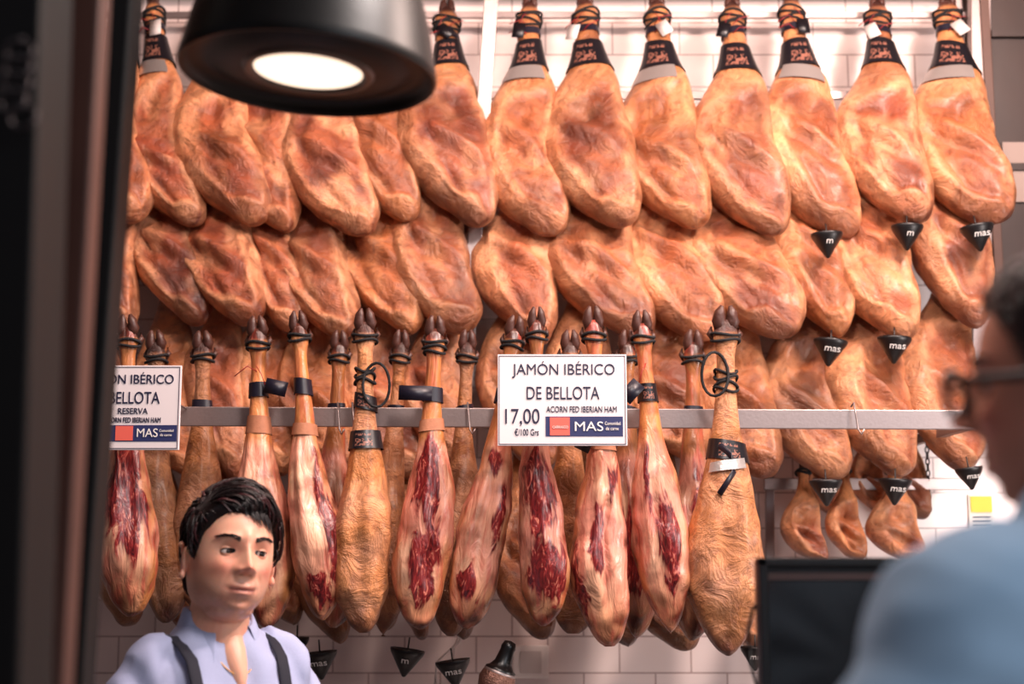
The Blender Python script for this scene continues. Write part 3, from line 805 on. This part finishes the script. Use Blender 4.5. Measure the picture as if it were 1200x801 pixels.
def sph_faces(nu, nv):
    return [(i*nu+j, (i+1)*nu+j, (i+1)*nu+(j+1)%nu, i*nu+(j+1)%nu) for i in range(nv) for j in range(nu)]

HL = [(0,.066),(.5,.068),(.85,.052),(1.1,.028),(1.24,-.010),(1.33,-.014),(1.42,.028),(1.75,.034),(2.0,-.01),(2.2,-.07),(3.2,-.08)]
def person(name, headc, head_yaw, body_yaw, head_roll, head_pitch, skin, stub, haircol, shirtmat, pantmat, apron, glasses, hthick, scale=1.0, hair_seed=3, neck_fwd=.03, bw=1.0, neckdrop=.132, locks=True):
    root = empty(name, (headc.x, headc.y, 0)); bpy.context.view_layer.update()
    M_SK = vcol_mat(name + "_skin", rough=.42, bscale=260, bump=.1, var=.05, vscale=30, d1=.0008, d2=.0008, sss=.22)
    M_HR = simple(name + "_hair", haircol, .36)
    M_HR2 = simple(name + "_hair_light", (min(255, haircol[0]*2.6+14), min(255, haircol[1]*2+8), min(255, haircol[2]*2+8)), .34)
    HM = Matrix.Translation(headc) @ Matrix.Rotation(head_yaw, 4, 'Z') @ Matrix.Rotation(head_roll, 4, 'Y') @ Matrix.Rotation(head_pitch, 4, 'X') @ Matrix.Scale(scale, 4)
    mb = MB()
    nu, nv = 200, 170
    mb.add([head_pt(d) for _, _, d in sphere_dirs(nu, nv)], sph_faces(nu, nv))
    for s in (-1, 1):
        Re = Matrix.Rotation(s * .45, 3, 'Z') @ Matrix.Rotation(-.15, 3, 'X')
        base = Vector((s * .081, .008, -.012))
        mb.ell(base, (.006, .015, .026), R=Re)
        pts = []
        for k in range(13):
            a = -1.9 + 4.2 * k / 12
            q = Re @ Vector((s * (.007 + .003*math.sin(a)), .018 * math.cos(a - .1), .031 * math.sin(a)))
            pts.append(base + q)
        mb.tube(pts, [.0045]*13, 8)
        mb.ell(base + Re @ Vector((s*.001, -.004, -.028)), (.0055, .008, .009), R=Re)
    mb.tube([(0, .026, -.04), (0, .028, -.09), (0, .034, -.13), (0, .042, -.19)], [(.050,.050), (.054,.056), (.060,.060), (.072,.064)], 32, up=(0, 1, 0))
    mb.ell((0, -.022, -.098), (.045, .05, .022))
    o = mb.build("head", [M_SK]); remesh(o, .0025, 2, .4)
    me = o.data; ca = me.attributes.new("Col", 'FLOAT_COLOR', 'POINT')
    sk = lin(skin); flat = []
    for v in me.vertices:
        co = v.co.copy(); x, y, z = co
        c = sk
        c = mixc(c, lin((226, 140, 118)), .35 * sm(-.1, .35, noise.noise(co * 28)))
        if y < -.02:
            for s in (-1, 1):
                c = mixc(c, lin((216, 110, 92)), .5 * gs(x, s*.045, .02) * gs(z, -.03, .02))
                c = mixc(c, lin((150, 92, 80)), .30 * gs(x, s*.029, .016) * gs(z, -.010, .006))
                c = mixc(c, lin((150, 92, 76)), .3 * gs(x, s*.031, .017) * gs(z, .006, .009))
            c = mixc(c, lin((206, 104, 88)), .4 * gs(x, 0, .015) * gs(z, -.03, .012))
            zz = z - 4.5 * x * x
            c = mixc(c, lin((180, 88, 82)), .75 * (1 - sm(.020, .027, abs(x))) * gs(zz, -.0672, .0085))
            c = mixc(c, lin((84, 32, 30)), .9 * gs(zz, -.0672, .0019) * (1 - sm(.022, .028, abs(x))))
            c = mixc(c, lin((80, 36, 30)), .8 * gs(z, -.0425, .003) * gs(abs(x), .0085, .0038) * (1 if y < -.1 else 0))
        c = mixc(c, lin(stub), .30 * sm(-.040, -.066, z) * sm(.03, -.02, y) * (1 - gs(x, 0, .022) * gs(z, -.067, .009)) * (1 - sm(.108, .13, -z)) * (.75 + .5 * noise.noise(co * 300)))
        flat += [c[0], c[1], c[2], 1]
    ca.data.foreach_set("color", flat)
    o.matrix_world = HM; child(o, root)
    mb = MB()
    for s in (-1, 1):
        ce = Vector((s * .031, -.0745, .001)); r = .0124
        gz = Vector((.16, -1, -.02)).normalized()
        mb.ell(ce, (r, r, r), 0, n=20, m=14)
        Rg = gz.to_track_quat('Z', 'Y').to_matrix().to_4x4()
        mb.lathe([(.001, r*1.03), (.0036, r*1.01), (.0060, r*.9)], 20, 1, M=Matrix.Translation(ce) @ Rg)
        mb.lathe([(.0005, r*1.055), (.0028, r*1.03)], 16, 2, M=Matrix.Translation(ce) @ Rg)
        for up in (1, -1):
            vv = []; ff = []; nA, nE = 24, 8
            lash = []
            for i in range(nE + 1):
                for j in range(nA + 1):
                    az = math.radians(-90 + 180 * j / nA)
                    e0 = math.radians((23 if up > 0 else -18)) * max(0, math.cos(az * 1.05)) ** .8
                    e1 = math.radians(85 * up)
                    el = e0 + (e1 - e0) * i / nE
                    rr = r * (1.08 + .03 * math.sin(math.pi * i / nE))
                    q = ce + Vector((rr*math.sin(az)*math.cos(el), -rr*math.cos(az)*math.cos(el), rr*math.sin(el)))
                    vv.append(q)
                    if i == 0 and 4 <= j <= nA - 4: lash.append(q + Vector((0, -.0006, 0)))
            for i in range(nE):
                for j in range(nA):
                    b = i*(nA+1)+j; ff.append((b, b+1, b+nA+2, b+nA+1))
            mb.add(vv, ff, 3, mixc(sk, lin((186, 112, 94)), .4))
            if up > 0: mb.tube(lash, .0009, 5, 2)
        rb = random.Random(5)
        for k in range(110):
            t = rb.random(); xx = s * (.014 + .036 * t); wd = .0040 * (1.05 - .65 * t)
            zz = .0225 + .0060 * math.sin(t * 2.5) + rb.uniform(-wd, wd)
            d = Vector((xx / .077, 0, zz / .120)); dy = -math.sqrt(max(.05, 1 - d.x**2 - d.z**2))
            q = head_pt((d.x, dy, d.z)) + Vector((0, .0000, 0))
            mb.tube([q, q + Vector((s*.003, -.0003, .0012 * (1 - t))), q + Vector((s*.0065, .0012 * t * 2, .001 * (1 - 2*t)))], [.0007, .0006, .0002], 4, 4)
    o = mb.build("eyes_and_brows", [simple("eye_white", (220, 204, 196), .2), simple("iris_brown", (46, 24, 16), .15), simple("pupil", (8, 5, 5), .2), M_SK, M_HR])
    o.matrix_world = HM; child(o, root)
    mb = MB()
    hs = Vector((hair_seed * 2.3, 1.1, .7))
    def hair_surf(d, lift=0.0):
        p = head_pt(d, False)
        az = math.atan2(abs(d[0]), -d[1])
        zl = interp(HL, az)[0]
        sg = 1 if d[0] > 0 else -1
        zl += .004 * noise.noise(Vector((az * 9 * sg, 0, 0)) + hs)
        m = sm(-.006, .018, p.z - zl)
        n = Vector(d)
        side = sm(-.35, .6, d[2])
        h = hthick * (.22 + 1.0 * side + .3 * gs(d[0], .2, .5) * sm(.4, .9, d[2]) * (1 if locks else 0))
        return p + n * (-.006 + (h + .006) * m + lift), m
    nu, nv = 140, 100
    mb.add([hair_surf(d, -.002)[0] for _, _, d in sphere_dirs(nu, nv)], sph_faces(nu, nv), 0)
    rnd = random.Random(hair_seed)
    part = Vector((-.50, -.30, .81)).normalized()
    def lock(d, ln, w, th, lift0, comb, mat, K=9, fall=0.0):
        pts = []; rr = []; cur = Vector(d)
        for k in range(K):
            u = k / (K - 1)
            sp, mm = hair_surf(cur, lift0 + .004 * math.sin(math.pi * min(1, u * 1.15)))
            if mm < .25 and fall <= 0: break
            if mm < .5 and fall > 0:
                hp = head_pt(cur, False); sp = hp + Vector(cur) * (.004 + .003 * (1 - u))
            pts.append(sp); tp = (1 - u ** 2.2); rr.append((max(.0003, w * tp), max(.0003, th * tp)))
            g = comb - cur * comb.dot(cur)
            if g.length < 1e-4: g = Vector((1, 0, 0))
            cur = (cur + g.normalized() * (ln / K / .1)).normalized()
        if len(pts) > 3: mb.tube(pts, rr, 6, mat, up=pts[len(pts)//2].normalized())
    cnt = 0; tries = 0
    NL = 1500
    while cnt < NL and tries < 15000:
        tries += 1
        u = rnd.uniform(-.6, 1); a = rnd.uniform(0, 2 * math.pi); q = math.sqrt(1 - u * u)
        d = Vector((q * math.cos(a), q * math.sin(a), u))
        s0, m0 = hair_surf(d)
        if m0 < .6: continue
        big = rnd.random() < .3
        comb = (d - part) * 1.0 + Vector((.30, -.10, -.30 if d.z < .5 else 0.0)) + Vector([.35 * noise.noise(d * 3 + hs * k) for k in (1, 2, 3)]) + Vector([rnd.uniform(-.12, .12) for _ in range(3)])
        if locks:
            lock(d, rnd.uniform(.05, .08), rnd.uniform(.002, .0035) if big else .001, .0014 if big else .0007, rnd.uniform(-.001, .003), comb, 0 if rnd.random() < .75 else 1)
        else:
            lock(d, rnd.uniform(.02, .03), .0011, .0008, rnd.uniform(-.001, .001), comb, 0 if rnd.random() < .7 else 1, K=6)
        cnt += 1
    if locks:
        for k in range(60):
            x0 = rnd.uniform(-.2, .55)
            d = Vector((x0, -.70, .62 + rnd.uniform(-.04, .06))).normalized()
            comb = Vector((.55 + rnd.uniform(-.25, .25), -.1, -.75))
            lock(d, rnd.uniform(.026, .050) * (1 - .4 * abs(x0 - .25)), rnd.uniform(.001, .0026), .0011, .001, comb, 0, K=8, fall=1)
    o = mb.build("hair", [M_HR, M_HR2]); o.matrix_world = HM; child(o, root)
    if glasses:
        mb = MB()
        for s in (-1, 1):
            pts = []
            for k in range(20):
                a = 2*math.pi*k/20
                pts.append((s*.033 + .026*math.copysign(abs(math.cos(a))**.7, math.cos(a)), -.116 + .004*abs(math.cos(a)), -.002 + .020*math.copysign(abs(math.sin(a))**.7, math.sin(a))))
            mb.tube(pts, .0036, 8, 0, closed=True, up=(0, 1, 0))
            mb.tube([(s*.059,-.114,.004), (s*.078,-.09,.004), (s*.088,-.03,.003), (s*.088,.012,.002), (s*.086,.03,-.016)], .0042, 8, 0)
        mb.tube([(-.009,-.118,.002),(0,-.123,.005),(.009,-.118,.002)], .0026, 8, 0)
        o = mb.build("glasses", [M_BLACK]); o.matrix_world = HM; child(o, root)
    NZ = headc.z - neckdrop * scale; zs = NZ / 1.43
    fw = Vector((math.sin(body_yaw), -math.cos(body_yaw), 0))
    base = Vector((headc.x, headc.y, 0)) - fw * neck_fwd
    BM = Matrix.Translation(base) @ Matrix.Rotation(body_yaw, 4, 'Z') @ Matrix.Diagonal((bw, bw, 1, 1))
    sect = [(.86,.155,.115,0),(.95,.17,.13,-.01),(1.05,.172,.138,-.015),(1.15,.175,.135,-.012),(1.25,.185,.128,-.005),(1.32,.185,.118,0),(1.37,.165,.10,.005),(1.405,.12,.085,.012),(1.43,.088,.075,.018),(1.445,.07,.066,.02)]
    mb = MB()
    vv = []; n = 40
    for (z, hx, hy, yo) in sect:
        for j in range(n):
            a = 2*math.pi*j/n; ca_, sa_ = math.cos(a), math.sin(a)
            vv.append((hx*math.copysign(abs(ca_)**.8, ca_), yo + hy*math.copysign(abs(sa_)**.85, sa_), z * zs))
    ff = [(i*n+j, i*n+(j+1)%n, (i+1)*n+(j+1)%n, (i+1)*n+j) for i in range(len(sect)-1) for j in range(n)]
    ff.append(tuple(range(n-1, -1, -1))); ff.append(tuple((len(sect)-1)*n + j for j in range(n)))
    mb.add(vv, ff)
    for s in (-1, 1):
        P = [(s*.10,.01,1.385), (s*.165,.01,1.350), (s*.200,.012,1.29), (s*.225,.015,1.2), (s*.24,.02,1.1), (s*.25,-.01,1.0), (s*.25,-.05,.88)]
        mb.tube([(p[0], p[1], p[2]*zs) for p in P], [.05,.060,.060,.055,.047,.044,.034], 20, up=(0, 1, 0))
    o = mb.build("shirt", [shirtmat]); remesh(o, .007, 4, .6)
    me = o.data
    cos_ = [v.co.copy() for v in me.vertices]; nrm = [v.normal.copy() for v in me.vertices]
    out = []
    for co, n_ in zip(cos_, nrm):      # cloth folds radiating from the armpits and shoulders
        x, y, z = co
        rr = math.hypot(abs(x) - .17, z - 1.22 * zs)
        an = math.atan2(z - 1.22 * zs, abs(x) - .17)
        k = .006 * math.sin(an * 9 + 3 * noise.noise(co * 6)) * sm(.03, .08, rr) * (1 - sm(.18, .28, rr))
        k += .008 * noise.noise(Vector((x * 10, y * 10, z * 6)) + hs) + .005 * noise.noise(co * 24 + hs)
        p = co + n_ * k; out += [p.x, p.y, p.z]
    me.vertices.foreach_set("co", out); me.update()
    o.matrix_world = BM; child(o, root)
    mb = MB()
    mb.tube([(0,.02,(1.50)*zs), (0,.012,1.44*zs), (0,-.024,1.405*zs), (0,-.060,1.372*zs), (0,-.088,1.34*zs), (0,-.105,1.305*zs)], [(.050,.052),(.056,.052),(.050,.048),(.036,.040),(.020,.030),(.006,.010)], 24, 0, sk, up=(0,1,0))
    if apron:
        pts = []
        for k in range(25):
            a = math.pi * (k / 24); pts.append((.053*math.cos(a), -.045 - .060*math.sin(a), (1.425 - .075*math.sin(a))*zs))
        mb.tube(pts, .0013, 6, 1)
    o = mb.build("neck", [M_SK, simple("gold_chain", (190, 140, 80), .3, .9)]); o.matrix_world = BM; child(o, root)
    mb = MB(); vv = []; ff = []; NC = 40
    for k in range(NC + 1):
        a = math.radians(-58 + 296 * k / NC)
        e = sm(0, 1, min(k, NC - k) / 9.0)
        ri, ro = .068, .090
        drop = .048 + .034 * (1 - e)
        fwd = -.022 * (1 - e)
        top = (1.468 - .034 * (1 - e)) * zs
        xi, yi = ri*math.cos(a), .014 + ri*.95*math.sin(a) + fwd*.6
        xo, yo = (ro + .020*(1-e))*math.cos(a), .012 + (ro + .012)*math.sin(a) + fwd
        vv += [(xi, yi, top - .03), (xi*1.02, yi*1.02, top), (xi*1.08, yi*1.08, top + .003), ((xi+xo)/2, (yi+yo)/2 - .004, top - drop*.45), (xo, yo, top - drop)]
    for k in range(NC):
        for i in range(4):
            b = k*5+i; ff.append((b, b+5, b+6, b+1))
    mb.add(vv, ff)
    o = mb.build("collar", [shirtmat]); sd = o.modifiers.new("t", 'SOLIDIFY'); sd.thickness = .0025
    ss = o.modifiers.new("s", 'SUBSURF'); ss.levels = 1; ss.render_levels = 1
    o.matrix_world = BM; child(o, root)
    def surf_y(x, z, off, front=True):
        s_ = interp(sect, z)
        k = max(0, 1 - abs(x / (s_[0] + .02)) ** 2.3) ** .5
        return (s_[2] - (s_[1] * k + off)) if front else (s_[2] + s_[1] * k + off)
    if apron:
        mb = MB()
        for s in (-1, 1):
            pts = []
            for k in range(18):
                z = 1.02 + .36 * k / 17; x = s * (.085 + .020 * k / 17)
                pts.append((x, surf_y(x, z, .012), z * zs))
            pts.append((s*.108, -.048, 1.402*zs)); pts.append((s*.110, -.005, 1.417*zs)); pts.append((s*.108, .04, 1.412*zs))
            for k in range(10):
                z = 1.385 - .3 * k / 9; x = s * (.10 - .03 * k / 9)
                pts.append((x, surf_y(x, z, .012, False), z * zs))
            mb.tube(pts, [(.014, .003)] * len(pts), 10, 0, up=(0, -1, .35))
        vv = []; ff = []
        for i in range(12):
            z = .62 + .55 * i / 11
            for j in range(21):
                wd = .11 if z > 1.0 else .17
                x = -wd + 2 * wd * j / 20
                vv.append((x, surf_y(x, max(z, .87), .014), z * zs))
        for i in range(11):
            for j in range(20):
                b = i*21+j; ff.append((b, b+1, b+22, b+21))
        mb.add(vv, ff)
        o = mb.build("apron", [simple("apron_navy", (22, 24, 40), .8, 0, .2, 200)]); o.matrix_world = BM; child(o, root)
    mb = MB()
    mb.tube([(0,0,.80*zs),(0,0,.88*zs),(0,0,.93*zs)], [(.15,.11),(.16,.12),(.155,.115)], 28, up=(0,1,0))
    for s in (-1, 1):
        mb.tube([(s*.085,0,.84*zs),(s*.09,0,.7*zs),(s*.09,-.01,.48*zs),(s*.09,.01,.25*zs),(s*.09,.015,.05)], [.088,.082,.06,.055,.05], 20, up=(0,1,0))
    o = mb.build("trousers", [pantmat]); remesh(o, .012, 3); o.matrix_world = BM; child(o, root)
    mb = MB()
    for s in (-1, 1):
        mb.tube([(s*.09,.07,.045),(s*.09,.03,.05),(s*.092,-.05,.045),(s*.095,-.13,.035),(s*.096,-.18,.03)], [(.03,.04),(.042,.048),(.045,.042),(.045,.034),(.02,.02)], 16)
    o = mb.build("shoes", [M_BLACK]); o.matrix_world = BM; child(o, root)
    mb = MB()
    for s in (-1, 1):
        w = Vector((s*.25, -.055, .875*zs))
        mb.tube([w, w+Vector((0,-.008,-.03)), w+Vector((0,-.016,-.07)), w+Vector((0,-.02,-.1))], [(.018,.026),(.016,.036),(.015,.04),(.012,.036)], 14, 0, sk, up=(0,1,0))
        for i, (yo, ln) in enumerate([(-.03,.07),(-.01,.08),(.01,.074),(.028,.058)]):
            b0 = w + Vector((0, -.02+yo, -.095))
            mb.tube([b0, b0+Vector((-s*.004,0,-ln*.4)), b0+Vector((-s*.014,0,-ln*.75)), b0+Vector((-s*.026,0,-ln))], [.0095,.009,.008,.005], 10, 0, sk, up=(0,1,0))
        b0 = w + Vector((-s*.004,-.035,-.03))
        mb.tube([b0, b0+Vector((-s*.008,-.022,-.022)), b0+Vector((-s*.014,-.03,-.048)), b0+Vector((-s*.018,-.03,-.068))], [.013,.0115,.010,.006], 10, 0, sk, up=(0,1,0))
    o = mb.build("hands", [M_SK]); o.matrix_world = BM; child(o, root)
    return root

HC = W(269, 652, 2.68)
person("shopkeeper_man", HC, math.radians(29), math.radians(38), math.radians(5), math.radians(-4),
       (240, 180, 152), (130, 94, 86), (16, 7, 9), simple("shopkeeper_shirt", (166, 174, 208), .8, 0, .15, 400, .08),
       simple("dark_trousers", (30, 30, 38), .8), True, False, .0155, bw=.86)
person("customer_man", W(1280, 452, 1.27), math.radians(-126), math.radians(-155), 0, 0,
       (226, 152, 126), (150, 100, 84), (30, 17, 15), simple("customer_shirt", (158, 190, 218), .8, 0, .1, 40, .06),
       simple("customer_trousers", (50, 54, 70), .8), False, True, .009, scale=1.0, hair_seed=9, bw=1.22, neckdrop=.106, neck_fwd=.04, locks=False)

# ------------------------------------------------------------ lights
def area(name, loc, target, sx, sy, energy, col):
    l = bpy.data.lights.new(name, 'AREA'); l.shape = 'RECTANGLE'; l.size = sx; l.size_y = sy; l.energy = energy; l.color = col
    o = bpy.data.objects.new(name, l); sc.collection.objects.link(o); o.location = loc
    o.rotation_euler = (Vector(target) - Vector(loc)).to_track_quat('-Z', 'Y').to_euler()
    return o
area("ceiling_light_row", (.4, 2.55, 3.44), (.1, 3.8, 1.9), 2.4, .10, 48, (1, .73, .63))
area("ceiling_light_side", (1.4, 2.3, 3.3), (.0, 3.7, 1.5), .25, .25, 54, (1, .77, .68))
area("added_shopkeeper_fill", (.3, 1.75, 2.9), (-.4, 3.0, 1.45), .3, .3, 24, (1, .87, .82))  # added fill out of view, brightens the shopkeeper; no fitting there
area("added_tile_fill", (1.75, 2.7, 1.75), (.2, 4.05, 1.25), .4, .2, 15, (1, .88, .84))  # fill added beyond the right edge to lift the lower wall tiles
area("street_daylight", (2.3, -.4, 2.9), (.6, 1.6, 1.5), 1.6, 1.2, 36, (.88, .93, 1.0))

w = bpy.data.worlds.new("World"); sc.world = w; w.use_nodes = True
bg = w.node_tree.nodes["Background"]; bg.inputs[0].default_value = (.92, .84, .94, 1); bg.inputs[1].default_value = .13

sc.view_settings.view_transform = 'Standard'

# ------------------------------------------------------------ camera
cd = bpy.data.cameras.new("camera"); cd.lens = 50; cd.sensor_width = 36; cd.clip_start = .05
cd.dof.use_dof = True; cd.dof.focus_distance = 3.12; cd.dof.aperture_fstop = 2.2
co = bpy.data.objects.new("camera", cd); sc.collection.objects.link(co)
co.location = CAM; co.rotation_euler = (math.pi / 2 + PITCH, 0, 0)
sc.camera = co
